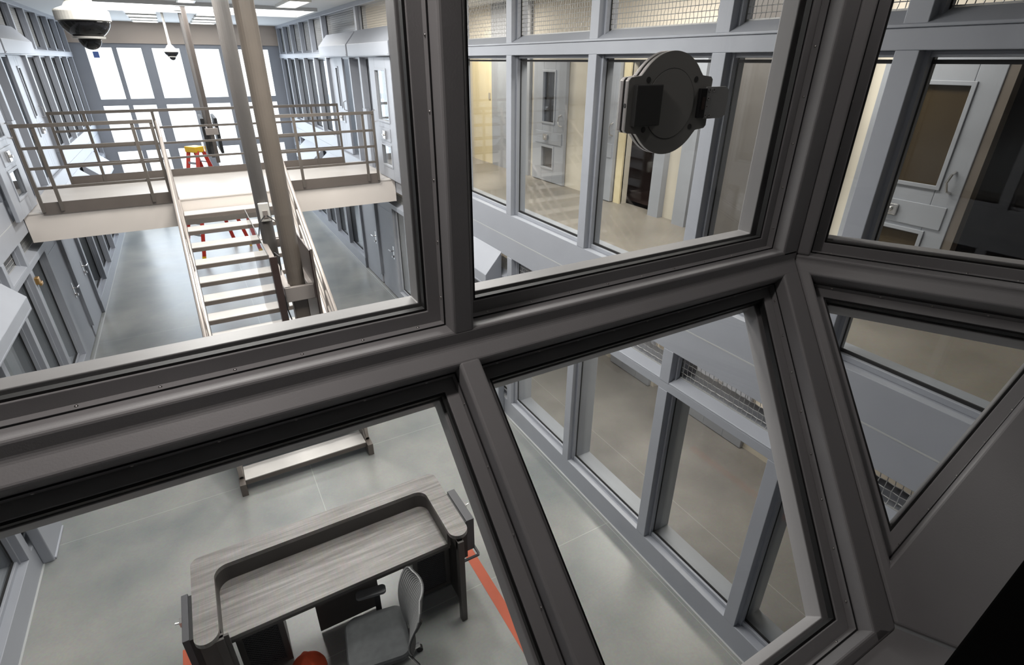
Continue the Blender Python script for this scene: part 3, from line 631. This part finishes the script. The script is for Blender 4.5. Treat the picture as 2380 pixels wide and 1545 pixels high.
MB().prism([(u-dx, v-dy) for u, v in wk], lambda u, v, w: (u, v, w), 0.852, 0.89).build('work_top', M['wood'], d, bevel=0.004)
# inner riser following the U
ri = [(xi0, yo0+0.12)]+arc(xi0+0.10, yi-0.10, 0.10, 180, 90)+arc(xi1-0.10, yi-0.10, 0.10, 90, 0)+[(xi1, yo0+0.12)]
ro = [(xi0-0.03, yo0+0.12)]+arc(xi0+0.10, yi-0.10, 0.13, 180, 90)+arc(xi1-0.10, yi-0.10, 0.13, 90, 0)+[(xi1+0.03, yo0+0.12)]
MB().prism([(u-dx, v-dy) for u, v in ri+ro[::-1]], lambda u, v, w: (u, v, w), 0.86, 1.03).build('riser', M['deskdark'], d)
MB().box(-0.70-dx, 1.33-dx, 0.38, 0.41, 0.60, 1.03).build('back_panel', M['deskdark'], d)
MB().box(-0.72-dx, -0.69-dx, -0.34, 0.41, 0.0, 1.03).build('side_panel', M['deskdark'], d)
MB().box(-0.69-dx, -0.535-dx, -0.34, -0.32, 0.0, 1.03).build('front_panel', M['deskdark'], d)
MB().box(1.31-dx, 1.34-dx, -0.22, 0.41, 0.0, 1.03).build('side_panel', M['deskdark'], d)
for (x, y) in ((1.235, -0.42), (-0.62, -0.36)): MB().box(x-dx, x+0.055-dx, y, y+0.06, 0.0, 1.03).build('leg', M['deskdark'], d, bevel=0.004)
MB().box(1.235-dx, 1.29-dx, -0.40, -0.10, 0.93, 1.03).build('arm_bracket', M['deskdark'], d)
MB().box(-0.56-dx, 1.23-dx, -0.235, -0.21, 0.80, 0.852).build('apron', M['deskdark'], d)
MB().box(0.06-dx, 0.62-dx, 0.12, 0.15, 0.03, 0.852).build('modesty_panel', M['deskdark'], d)
def pedestal(x0, x1, y0):
    p = MB().box(x0-dx, x1-dx, y0-dy+0.02, 0.36, 0.06, 0.85).build('pedestal', M['deskdark'], d, bevel=0.004)
    P = [(x0-dx, 0.06), (x1-dx, 0.06), (x1-dx, 0.85), (x0-dx, 0.85)]
    fr = MB().ring(P, inset(P, 0.045), lambda u, v, w: (u, w, v), y0-dy-0.005, y0-dy+0.02).build('door_frame', M['deskdark'], p)
    m = MB(); a0, a1, b0, b1 = x0-dx+0.045, x1-dx-0.045, 0.105, 0.805
    st = 0.03; import itertools
    n = int((a1-a0+b1-b0)/st)
    for k in range(1, n):
        # diagonals both ways
        for sg in (0, 1):
            c0 = k*st
            p0 = (min(c0, a1-a0), max(0, c0-(a1-a0))); p1 = (max(0, c0-(b1-b0)), min(c0, b1-b0))
            q = [(u if sg == 0 else (a1-a0)-u, v) for u, v in (p0, p1)]
            if math.dist(*q) > 0.01: m.tube([(a0+q[0][0], y0-dy+0.006, b0+q[0][1]), (a0+q[1][0], y0-dy+0.006, b0+q[1][1])], 0.0022, 4)
    m.build('mesh_door', M['deskgrey'], p)
    MB().box(a0, a1, y0-dy+0.012, y0-dy+0.019, b0, b1).build('dark_lining', M['black'], p)
pedestal(-0.56, -0.20, 3.42); pedestal(0.93, 1.295, 3.43)
def sidebox(x0, x1, y0, y1, out):
    b = MB().box(x0-dx, x1-dx, y0-dy, y1-dy, 0.62, 1.0).build('side_box', M['deskgrey'], d, bevel=0.003)
    xs = (x1-dx, x1-dx+0.05) if out < 0 else (x0-dx-0.05, x0-dx)
    MB().box(*xs, y0-dy, y1-dy-0.02, 0.55, 0.99).build('slot', M['black'], b)
    xe = x0-dx-0.02 if out < 0 else x1-dx
    MB().box(xe, xe+0.02, (y0+y1)/2-dy-0.025, (y0+y1)/2-dy+0.025, 0.94, 0.985).tube([(xe+0.01, (y0+y1)/2-dy, 0.96), (xe+0.01+0.04*out, (y0+y1)/2-dy, 0.97)], 0.007, 6).build('latch', M['steel'], b)
sidebox(-0.83, -0.785, 3.23, 3.66, -1); sidebox(1.415, 1.49, 3.25, 3.68, 1)
MB().tube([(1.34-dx, 3.38-dy, 0.62), (1.49-dx, 3.38-dy, 0.60), (1.50-dx, 3.36-dy, 0.60), (1.50-dx, 3.20-dy, 0.60), (1.49-dx, 3.18-dy, 0.60), (1.34-dx, 3.18-dy, 0.60)], 0.014, 8).build('grab_handle', M['deskgrey'], d)

# ================================================================== CHAIR
c = thing('office_chair', 'charcoal office chair with ribbed grey backrest pushed up to the desk', 'chair', (0.49, 2.94, 0), rz=math.radians(-10))
def rrect(hx, hy, r, n=6):
    return arc(hx-r, hy-r, r, 0, 90, n)+arc(-hx+r, hy-r, r, 90, 180, n)+arc(-hx+r, -hy+r, r, 180, 270, n)+arc(hx-r, -hy+r, r, 270, 360, n)
R0 = [(u-0.045, v) for u, v in rrect(0.25, 0.24, 0.09)]
MB().loft([[(u*0.9, v*0.9, 0.425) for u, v in R0], [(u, v, 0.44) for u, v in R0], [(u, v, 0.475) for u, v in R0], [(u*0.96, v*0.96, 0.495) for u, v in R0], [(u*0.8, v*0.8, 0.502) for u, v in R0]]).build('seat', M['fabric'], c, smooth=False)
# backrest: curved ribbed shell, faces -X
def back_pt(sv, h, off=0.0):
    wv = 0.30*(0.55+0.38*math.sin(min(1, h*1.25)*PI/2))*(1 if h < 0.8 else math.sqrt(max(0.05, 1-((h-0.8)/0.2)**2*0.75)))
    x = 0.235+0.05*h+0.06*h*h-0.05*math.sin(h*PI)+0.0-0.055*(1-sv*sv)*-1*0.0+0.045*(-(sv*sv))
    return (x+off, sv*wv-0.10+0.02*h, 0.50+0.55*h)
NS, NH = 46, 16
for nm, mt, sel in (('backrest', 'rib', 0), ('rib_gaps', 'ribdark', 1)):
    m = MB()
    if nm == 'rib_gaps':
        loops = [[back_pt(-1+2*i/24*0.999+0.0, j/NH, 0.004) for i in range(25)]+[back_pt(1-2*i/24, j/NH, 0.014) for i in range(25)] for j in range(NH+1)]
        m.loft(loops)
    else:
        nr = 24
        for i in range(nr):
            s0 = -1+2*(i+0.14)/nr; s1 = -1+2*(i+0.86)/nr
            m.loft([[back_pt(s0, j/NH, 0.004), back_pt(s0, j/NH, -0.006), back_pt(s1, j/NH, -0.006), back_pt(s1, j/NH, 0.004)] for j in range(NH+1)])
    ob = m.build(nm, M[mt], c)
    if nm == 'backrest': bk = ob
    else: ob.parent = bk
MB().tube([(0.05, 0, 0.42), (0.26, 0, 0.42), (0.30, 0, 0.50), (0.27, 0, 0.62)], 0.028, 8).build('back_bracket', M['black'], c)
for sy in (1,):
    a = MB().loft([[(u*1.0-0.045, v+sy*0.285, z) for u, v in rrect(0.125, 0.042, 0.03, 4)] for z in (0.655, 0.685)]).build('armrest', M['chairgrey'], c, bevel=0.004)
    MB().tube([(0.0, sy*0.20, 0.42), (0.0, sy*0.285, 0.44), (0.0, sy*0.285, 0.655)], 0.024, 4, True).build('arm_post', M['black'], a)
MB().cyl((0, 0, 0.10), 0.028, 0.32, 16).build('gas_column', M['chrome'], c)
MB().box(-0.09, 0.09, -0.09, 0.09, 0.39, 0.43).build('tilt_mechanism', M['black'], c)
MB().tube([(0.12, -0.10, 0.41), (0.24, -0.30, 0.40)], 0.012, 8).build('tilt_lever', M['chrome'], c)
for k in range(5):
    a = 2*PI*k/5+0.3
    l = MB().tube([(0.02*math.cos(a), 0.02*math.sin(a), 0.115), (0.30*math.cos(a), 0.30*math.sin(a), 0.075)], 0.022, 8).build('base_arm', M['chrome'], c)
    MB().cyl((0.30*math.cos(a), 0.30*math.sin(a)-0.02, 0.028), 0.028, 0.04, 16, 'y').build('caster', M['black'], l)

# ---- floor tape, orange bundle that is partly a reflection
tag(MB().box(1.58, 1.685, -0.55, 3.80, 0.0, 0.0025).build('floor_tape', M['tape']), 'orange tape line on the floor to the right of the desk', 'floor tape', 'orange tape lines beside the desk')
tag(MB().box(-1.05, -0.945, -0.55, 4.02, 0.0, 0.0025).build('floor_tape', M['tape']), 'orange tape line on the floor to the left of the desk', 'floor tape', 'orange tape lines beside the desk')
m = MB(); n = 28
loops = []
for j in range(9):
    h = j/8; r = math.cos(h*PI/2*0.97)**0.6
    loops.append([((0.14*r*(1+0.12*math.sin(3*a+1)))*math.cos(a), (0.12*r*(1+0.15*math.sin(5*a)))*math.sin(a), 0.003+0.25*h*(1+0.12*math.cos(2*a)*(1-h))) for a in [2*PI*k/n for k in range(n)]])
m.loft(loops); o = m.build('cloth_bundle', M['orange'], smooth=True); o.location = (-0.11, 3.26, 0)  # shape and colour partly stand for an orange reflection in the glass
tag(o, 'orange bundle, partly a painted reflection, on the floor under the desk, left of the chair', 'bundle')

# ================================================================== CEILING LIGHTS
def light_fix(x, y, w, l, label, group, en=0, cup=False):
    g = thing('ceiling_light', label, 'ceiling light', (x, y, ZC), group)
    P = [(-w/2, -l/2), (w/2, -l/2), (w/2, l/2), (-w/2, l/2)]
    MB().ring(P, inset(P, 0.03), lambda u, v, q: (u, v, q), -0.045, 0.0).build('frame', M['white'], g)
    MB().box(-w/2+0.03, w/2-0.03, -l/2+0.03, l/2-0.03, -0.035, -0.02).build('diffuser', M['tube'], g)
    if en:
        ld = bpy.data.lights.new('lamp', 'AREA'); ld.shape = 'RECTANGLE'; ld.size = w*0.9; ld.size_y = l*0.9; ld.energy = en; ld.color = (1.0, 0.97, 0.93)
        lo = bpy.data.objects.new('lamp', ld); COL.objects.link(lo); lo.parent = g; lo.location = (0, 0, -0.06)
for r, x in enumerate((-0.30, 1.12)):
    for k, y in enumerate((16.1, 17.4, 18.7, 19.9)):
        light_fix(x, y, 0.62, 0.75, f'bright ceiling panel, {["nearest","second","third","last"][k]} of the {"left" if r == 0 else "right"} row before the far windows', 'ceiling panels before the far windows')
light_fix(2.28, 12.3, 0.40, 1.5, 'long bright ceiling panel above the right end of the bridge', 'ceiling panels over the pod', 0)
light_fix(0.52, 12.7, 0.3, 0.6, 'small bright ceiling panel above the middle of the bridge', 'ceiling panels over the pod', 0)
for x in (-0.05, 1.65):
    for y in (3.6, 6.2, 8.8):
        light_fix(x, y, 0.6, 1.2, f'ceiling panel over the {"left" if x < 0 else "right"} half of the pod, {["nearest the window", "second from the window", "third from the window"][[3.6, 6.2, 8.8].index(y)]}', 'ceiling panels over the pod', {3.6: 60, 6.2: 66, 8.8: 115}[y])

def area(name, loc, sx, sy, en, col=(1, 1, 1), rot=(0, 0, 0)):
    ld = bpy.data.lights.new(name, 'AREA'); ld.shape = 'RECTANGLE'; ld.size = sx; ld.size_y = sy; ld.energy = en; ld.color = col
    o = bpy.data.objects.new(name, ld); COL.objects.link(o); o.location = loc; o.rotation_euler = rot; return o
# lamps in the side rooms and daylight
area('upper_dayroom_lamp', (4.6, 4.4, 5.6), 0.6, 3.6, 135, (1.0, 0.94, 0.86))
area('upper_dayroom_lamp', (4.6, 10.2, 5.6), 0.6, 2.0, 110, (1.0, 0.92, 0.80))
area('lower_dayroom_lamp', (4.5, 4.0, 2.38), 0.4, 2.4, 60, (1.0, 0.93, 0.84))
area('lower_dayroom_lamp', (4.5, 9.0, 2.38), 0.4, 2.4, 48, (1.0, 0.93, 0.84))
area('left_room_lamp', (-4.0, 8, 5.6), 0.6, 4.0, 18)
area('left_room_lamp', (-4.0, 8, 2.38), 0.6, 4.0, 12)
area('far_right_room_lamp', (4.2, 16.5, 5.6), 0.6, 4.0, 40, (0.95, 0.98, 1))
area('far_left_room_lamp', (-3.6, 16.5, 5.6), 0.6, 4.0, 30, (0.95, 0.98, 1))
area('far_daylight', (XM, YF-0.05, 2.8), 4.8, 4.4, 240, (0.76, 0.87, 1.0), (-PI/2, 0, 0))
area('skylight_lamp', (XM, 14.5, ZC-0.02), 4.0, 1.9, 150, (1, 0.98, 0.96))

# ================================================================== CONTROL ROOM WINDOW
tau = math.radians(49); beta = math.radians(-60)
KX, KY, ZK = 2.007, 1.2, 3.9975
K = Vector((KX, KY, 0)); KA = Vector((KX, KY, ZK))
nA = Vector((0, -1, 0)); uA = Vector((1, 0, 0)); up = Vector((0, 0, 1))
uB = Vector((math.cos(beta), math.sin(beta), 0)); nB = Vector((math.sin(beta), -math.cos(beta), 0))
def sl(n): return n*math.sin(tau)-up*math.cos(tau), n*math.cos(tau)+up*math.sin(tau)
sA, nA2 = sl(nA); sB, nB2 = sl(nB)
A0 = Vector((0, KY, 0)); A20 = Vector((0, KY, ZK))
fA = lambda u, v, w: tuple(A0+uA*u+up*v+nA*w)
fA2 = lambda u, v, w: tuple(A20+uA*u+sA*v+nA2*w)
fB = lambda u, v, w: tuple(K+uB*u+up*v+nB*w)
fB2 = lambda u, v, w: tuple(KA+uB*u+sB*v+nB2*w)
ZT = 5.46; XW = -2.285
hx = lambda y: KX+(y-KY)*0.57735         # bisector plane through the corner
# --- tubes
def mk(mb, label=None, bev=0.009): return struct(mb.build(num('trim'), M['frame'], bevel=bev, seg=3), label)
prof = [(1.2, 4.043), (1.395, 4.043), (1.395, 3.95), (1.29, 3.81), (1.1585, 3.9614), (1.2, 3.9975)]
mk(MB().loft([[(XW, y, z) for y, z in prof], [(hx(y), y, z) for y, z in prof]]), 'wide grey transom tube across the control room window')
mk(MB().prism([(0.510, 4.03), (0.574, 4.03), (0.574, ZT), (0.510, ZT)], fA, -0.195, 0.0), 'grey vertical mullion tube in the middle of the control room window')
pz = [4.02, ZT]
pa = [(1.918, 1.2), (hx(1.2), 1.2), (hx(1.395), 1.395), (1.918, 1.395)]
mk(MB().loft([[(x, y, z) for x, y in pa] for z in pz]), 'grey corner tube of the control room window, left half')
mB = lambda w: -0.57735*(-w)  # u of the bisector plane on facet B at depth w
pb = [(0.045, 0.0), (0.0, 0.0), (mB(-0.195), -0.195), (0.045, -0.195)]
mk(MB().loft([[fB(u, z, w) for u, w in pb] for z in pz]), 'grey corner tube of the control room window, right half')
# B transom : same profile expressed in (w, z)
profB = [(KY-y, z if z < 4.04 else 4.02) for y, z in prof]
mk(MB().loft([[tuple(K+uB*(-0.57735*(-w) if True else 0)+nB*w+up*z) for w, z in profB], [tuple(K+uB*2.45+nB*w+up*z) for w, z in profB]]), 'grey transom tube of the right hand window facet')
# lower facet members
mk(MB().prism([(0.507, 0.045), (0.570, 0.045), (0.570, 1.165), (0.507, 1.165)], fA2, -0.18, 0.0), 'grey sloping mullion tube between the two lower panes')
def hipu(v, w):  # X of hip plane on facet A'
    y = fA2(0, v, w)[1]; return hx(y)
def a2(u, v, w): return fA2(u, v, w)
hl = lambda t: 1.916-0.445*t
loops = []
for t in (0.04, 1.19):
    loops.append([fA2(hl(t), t, 0), fA2(hipu(t, 0), t, 0), fA2(hipu(t, -0.18), t, -0.18), fA2(hl(t), t, -0.18)])
mk(MB().loft(loops), 'grey sloping hip tube, left half, below the window corner')
def hipB(v, w):  # u of hip plane on facet B'
    p0 = Vector(fB2(0, v, w)); # solve x = hx(y) along uB
    # (p0.x+u*uB.x) = KX+((p0.y+u*uB.y)-KY)*k
    k_ = 0.57735; return (KX+(p0.y-KY)*k_-p0.x)/(uB.x-uB.y*k_)
bl = lambda t: 0.044+0.434*t
mk(MB().loft([[fA2(XW, 1.155, 0), fA2(XW, 1.19, 0), fA2(XW, 1.19, -0.18), fA2(XW, 1.155, -0.18)], [fA2(hl(1.155)+0.03, 1.155, 0), fA2(hipu(1.19, 0), 1.19, 0), fA2(hipu(1.19, -0.18), 1.19, -0.18), fA2(hl(1.155)+0.03, 1.155, -0.18)]]), 'grey bottom tube of the sloping window panes')
br = lambda t: 0.912-0.43*t
def panB(w):
    p = [(0.4765, 1.01), (br(0.06), 0.05), (2.45, 0.05), (2.45, 1.178), (hipB(1.178, w), 1.178), (hipB(0.04, w), 0.04), (bl(0.04), 0.04)]
    return [fB2(u, v, w) for u, v in p]
mk(MB().loft([panB(-0.18), panB(0.0)]), 'sloping hip tube and solid dark grey panel at the right of the window')
mk(MB().prism([(0.915, 4.0), (2.45, 4.0), (2.45, ZT+0.1), (0.915, ZT+0.1)], fB, -0.195, 0.0), 'grey wall right of the right hand window facet')
mk(MB().prism([(XW, ZT), (1.95, ZT), (1.95, ZC), (XW, ZC)], fA, -0.195, 0.0), 'grey header above the control room window')
mk(MB().prism([(0.06, ZT), (0.93, ZT), (0.93, ZC), (0.06, ZC)], fB, -0.195, 0.0), 'grey header above the right hand window facet')
# sill shelf
zsill = Vector(fA2(0, 1.185, 0)).z; ysill = Vector(fA2(0, 1.185, 0)).y; xs_ = hx(ysill)
q = Vector((xs_, ysill, 0)); q2 = q+uB*2.2
mk(MB().loft([[(XW, ysill, z), (xs_, ysill, z), (q2.x, q2.y, z), (q2.x, q2.y-1.0, z), (XW, ysill-0.9, z)] for z in (zsill-0.05, zsill)]), 'grey sill shelf under the sloping windows', 0.004)

# --- panes
def pane(P0, fn, label, gl=0.046, scr=0.15, skip=(), sidedepth=0.08, gasket=0.007):
    P0 = list(P0)
    o = MB().prism(inset(P0, 0.02), fn, -0.128, -0.108).build(num('window'), M['glass']); struct(o, label)
    S = inset(P0, gl-gasket); G = inset(P0, gl); T = inset(P0, 0.0035)
    st = MB().ring(P0, S, fn, -0.104, -sidedepth)
    st.ring(P0, T, fn, -sidedepth, -0.053)
    st.build('glazing_stop', M['frame'], o, bevel=0.0025)
    MB().ring(inset(P0, 0.0008), inset(P0, 0.0042), fn, -0.053, -0.0505).build('seam', M['seam'], o)
    MB().ring(inset(P0, 0.03), G, fn, -0.106, -sidedepth-0.006).build('gasket', M['gasket'], o)
    # outside stop : its reveal shows through the glass
    MB().ring(inset(P0, 0.001), inset(P0, gl+0.001), fn, -0.193, -0.130).build('outer_stop', M['frame_lit'], o, bevel=0.003)
    # screws on the flange
    n = len(P0); cnt = 0
    cx = sum(p[0] for p in P0)/n; cy = sum(p[1] for p in P0)/n
    for i in range(n):
        if i in skip: continue
        a = Vector(P0[i]); b = Vector(P0[(i+1) % n]); L = (b-a).length; t = (b-a)/L
        nr = Vector((-t.y, t.x)); 
        if nr.dot(Vector((cx, cy))-a) < 0: nr = -nr
        k = max(2, int(round(L/scr)))
        for j in range(k):
            p = a+t*(L*(j+0.5)/k)
            m = MB(); e1 = Vector(fn(p.x+t.x*0.01, p.y+t.y*0.01, -0.066))-Vector(fn(p.x, p.y, -0.066)); e1.normalize()
            e2 = Vector(fn(p.x, p.y, -0.056))-Vector(fn(p.x, p.y, -0.066)); e2.normalize()
            e3 = Vector(fn(p.x+nr.x*0.01, p.y+nr.y*0.01, -0.066))-Vector(fn(p.x, p.y, -0.066)); e3.normalize()
            base = Vector(fn(p.x+nr.x*0.0035, p.y+nr.y*0.0035, -0.066))
            lp_ = []
            for rr, hh in ((0.0042, 0.0), (0.0042, 0.001), (0.0030, 0.0026), (0.0012, 0.0032)):
                lp_.append([tuple(base+e1*(rr*math.cos(2*PI*q_/8))+e2*(rr*math.sin(2*PI*q_/8))+e3*hh) for q_ in range(8)])
            m.loft(lp_); m.build('screw', M['screw'], o, smooth=True); cnt += 1
pane([(XW+0.05, 4.043), (0.510, 4.043), (0.510, ZT), (XW+0.05, ZT)], fA, 'large upper left window pane looking into the pod', skip=(3, 2), gl=0.046, scr=0.155)
pane([(0.574, 4.043), (1.918, 4.043), (1.918, ZT), (0.574, ZT)], fA, 'upper middle window pane holding the speak port', skip=(2,), scr=0.155)
pane([(0.045, 4.02), (0.915, 4.02), (0.915, ZT), (0.045, ZT)], fB, 'upper window pane at the far right, angled facet', skip=(2,), scr=0.155)
pane([(XW+0.05, 0.055), (0.507, 0.055), (0.507, 1.155), (XW+0.05, 1.155)], fA2, 'lower left sloping window pane over the desk', skip=(3,), scr=0.17)
pane([(0.570, 0.055), (hl(0.055), 0.055), (hl(1.155), 1.155), (0.570, 1.155)], fA2, 'lower middle sloping window pane', scr=0.155)
pane([(bl(0.06), 0.06), (br(0.06), 0.06), (0.4785, 1.006)], fB2, 'lower right triangular window pane', scr=0.155)

# --- speak port on the middle pane
cxp, czp = 1.279, 4.588
pt = thing('speak_port', 'round steel speak port with hinged brushed plate mounted on the middle pane', 'speak port', (cxp, KY+0.108, czp))
R = 0.143
def outline(r, ex, ez, fil=0.03):
    pts = []
    a_ = math.degrees(math.asin(min(0.99, ez/r)))
    def side(sg):
        q = []
        # arc from angle +a to 180-a (top), ears on both ends
        return q
    top = arc(0, 0, r, a_+8, 180-a_-8, 28)
    bot = [(-x, -y) for x, y in top]
    L_ = [(-r*math.cos(math.radians(a_+8))-0.012, ez+0.004), (-ex+0.008, ez), (-ex, ez-0.008), (-ex, -ez+0.008), (-ex+0.008, -ez), (-r*math.cos(math.radians(a_+8))-0.012, -ez-0.004)]
    R_ = [(-x, -y) for x, y in L_]
    return top+L_+bot+R_
fP = lambda u, v, w: (u, -w, v)
O1 = outline(R, 0.168, 0.074)
MB().prism(O1, fP, 0.0, 0.014).build('back_plate', M['plateedge'], pt, bevel=0.0015)
MB().prism([(u*0.985, v*0.985) for u, v in O1], fP, 0.014, 0.022).build('rubber_gasket', M['gasket'], pt)
MB().prism(O1, fP, 0.022, 0.0345).build('middle_plate', M['plateedge'], pt, bevel=0.0015)
fpl = MB().prism(O1, fP, 0.0345, 0.037).build('front_face', M['plate'], pt)
circ = lambda r, n=48: [(r*math.cos(2*PI*k/n), r*math.sin(2*PI*k/n)) for k in range(n)]
MB().ring(circ(0.0985), circ(0.0965), fP, 0.037, 0.0374).build('groove', M['platedark'], fpl)
MB().prism(circ(0.0965), fP, 0.037, 0.0385).build('shutter_disc', M['plate'], pt)
for a in (35, 145, 215, 325):
    MB().prism([(0.117*math.cos(math.radians(a))+u, 0.117*math.sin(math.radians(a))+v) for u, v in circ(0.0085, 16)], fP, 0.0372, 0.0378).build('bolt_hole', M['platedark'], fpl)
MB().prism([(-0.150, -0.056), (-0.050, -0.056), (-0.050, 0.056), (-0.150, 0.056)], fP, 0.037, 0.055).build('grip_block', M['platedark'], pt, bevel=0.003)
MB().prism([(-0.172+0.004, -0.006), (-0.168+0.002, -0.006), (-0.166, 0.006), (-0.168, 0.006)], fP, 0.024, 0.032).cyl((-0.169, -0.028, 0.0), 0.005, 0.003, 12, 'x').build('side_pin', M['platedark'], pt)
MB().prism([(0.112, -0.042), (0.140, -0.042), (0.140, 0.042), (0.112, 0.042)], fP, 0.0372, 0.050).build('hinge', M['black'], pt, bevel=0.002)
MB().prism([(0.122, -0.018), (0.133, -0.018), (0.133, 0.018), (0.122, 0.018)], fP, 0.050, 0.0515).build('hinge_pin', M['shield'], pt)
hp = MB().prism([(0.140, -0.046), (0.225, -0.046), (0.240, -0.036), (0.240, 0.036), (0.225, 0.046), (0.140, 0.046)], fP, 0.040, 0.046).build('hinge_plate', M['brushed'], pt, bevel=0.001)
for u, v in ((0.153, 0.037), (0.170, 0.037), (0.151, 0.013), (0.149, -0.010), (0.148, -0.036), (0.165, -0.036)):
    s_ = MB().prism([(u+a, v+b) for a, b in circ(0.0055, 16)], fP, 0.046, 0.0472).build('socket_screw', M['steel'], hp)
    MB().prism([(u+a, v+b) for a, b in circ(0.0026, 6)], fP, 0.0472, 0.0474).build('socket', M['platedark'], s_)

# --- control room shell
struct(MB().box(-4.2, -4.1, -4.4, 1.3, 3.0, ZC).box(-4.2, XW, 1.2, 1.395, 3.0, ZC).build('wall_control_left', M['frame']), 'dark side wall of the control room')
struct(MB().box(-4.2, 5.0, -4.5, -4.4, 3.0, ZC).build('wall_control_back', M['frame']), 'dark back wall of the control room')
struct(MB().box(3.25, 3.35, -4.4, -0.9, 3.0, ZC).build('wall_control_right', M['frame']), 'dark right wall of the control room')
struct(MB().box(-4.2, 3.3, -4.4, -0.55, 2.9, 3.0).box(-4.2, 1.4, -0.6, ysill, 2.9, 3.17).build('floor_control', M['black']), 'dark floor of the control room')
struct(MB().box(XL, XR, -0.62, -0.5, 0, 2.9).build('wall_near', M['paint']), 'grey wall under the control room')
ct = thing('control_console', 'black console edge in the bottom right corner, right beside the camera', 'console', (1.5, -0.3, 3.0))
MB().loft([[(-0.95, 0.38, z), (-0.3, 0.425, z), (1.2, -0.3, z), (1.2, -0.6, z), (-0.95, -0.3, z)] for z in (0.86, 0.90)]).build('top', M['console'], ct, bevel=0.003)
MB().loft([[(-0.9, 0.30, z), (-0.3, 0.35, z), (1.1, -0.32, z), (1.1, -0.56, z), (-0.9, -0.26, z)] for z in (0.0, 0.86)]).build('body', M['console'], ct)
area('control_room_fill', (-0.2, 1.04, 5.62), 0.5, 0.12, 11, (1.0, 0.92, 0.89))  # unseen fill, added to brighten the transom top and sloping mullion
area('control_room_fill', (1.88, 0.92, 5.6), 0.2, 0.2, 1.6, (1.0, 0.93, 0.90))  # small unseen fill added near the corner, clear of the pane reflections
area('control_room_fill', (0.8, -3.2, 5.55), 1.2, 0.6, 0.5, (1.0, 0.92, 0.88))  # weak unseen fill added behind the camera

# ================================================================== WORLD, CAMERA, VIEW
w = bpy.data.worlds.new('world'); bpy.context.scene.world = w; w.use_nodes = True
w.node_tree.nodes['Background'].inputs[0].default_value = (0.5, 0.55, 0.6, 1); w.node_tree.nodes['Background'].inputs[1].default_value = 0.02
F, YAW, PIT, ROLL = 1239.886, 0.524535796, -0.469671762, -0.00563172342
cy, sy = math.cos(YAW), math.sin(YAW)
f = Vector((sy*math.cos(PIT), cy*math.cos(PIT), math.sin(PIT))); r = Vector((cy, -sy, 0)); dn = f.cross(r)
ex = r*math.cos(ROLL)+dn*math.sin(ROLL); ey = -r*math.sin(ROLL)+dn*math.cos(ROLL)
cam = bpy.data.cameras.new('camera'); co = bpy.data.objects.new('camera', cam); COL.objects.link(co)
mt = Matrix((ex, -ey, -f)).transposed().to_4x4(); mt.translation = (0, 0, 4.7); co.matrix_world = mt
cam.sensor_fit = 'HORIZONTAL'; cam.sensor_width = 36; cam.lens = F/2380*36; cam.clip_start = 0.02; cam.clip_end = 200
sc = bpy.context.scene; sc.camera = co
sc.view_settings.view_transform = 'Standard'; sc.view_settings.look = 'None'; sc.view_settings.gamma = 1; sc.view_settings.exposure = 0.0
sc.view_settings.use_curve_mapping = False
sc.cycles.use_denoising = True
sc.cycles.max_bounces = 8; sc.cycles.transparent_max_bounces = 24; sc.cycles.diffuse_bounces = 4; sc.cycles.caustics_reflective = False; sc.cycles.caustics_refractive = False
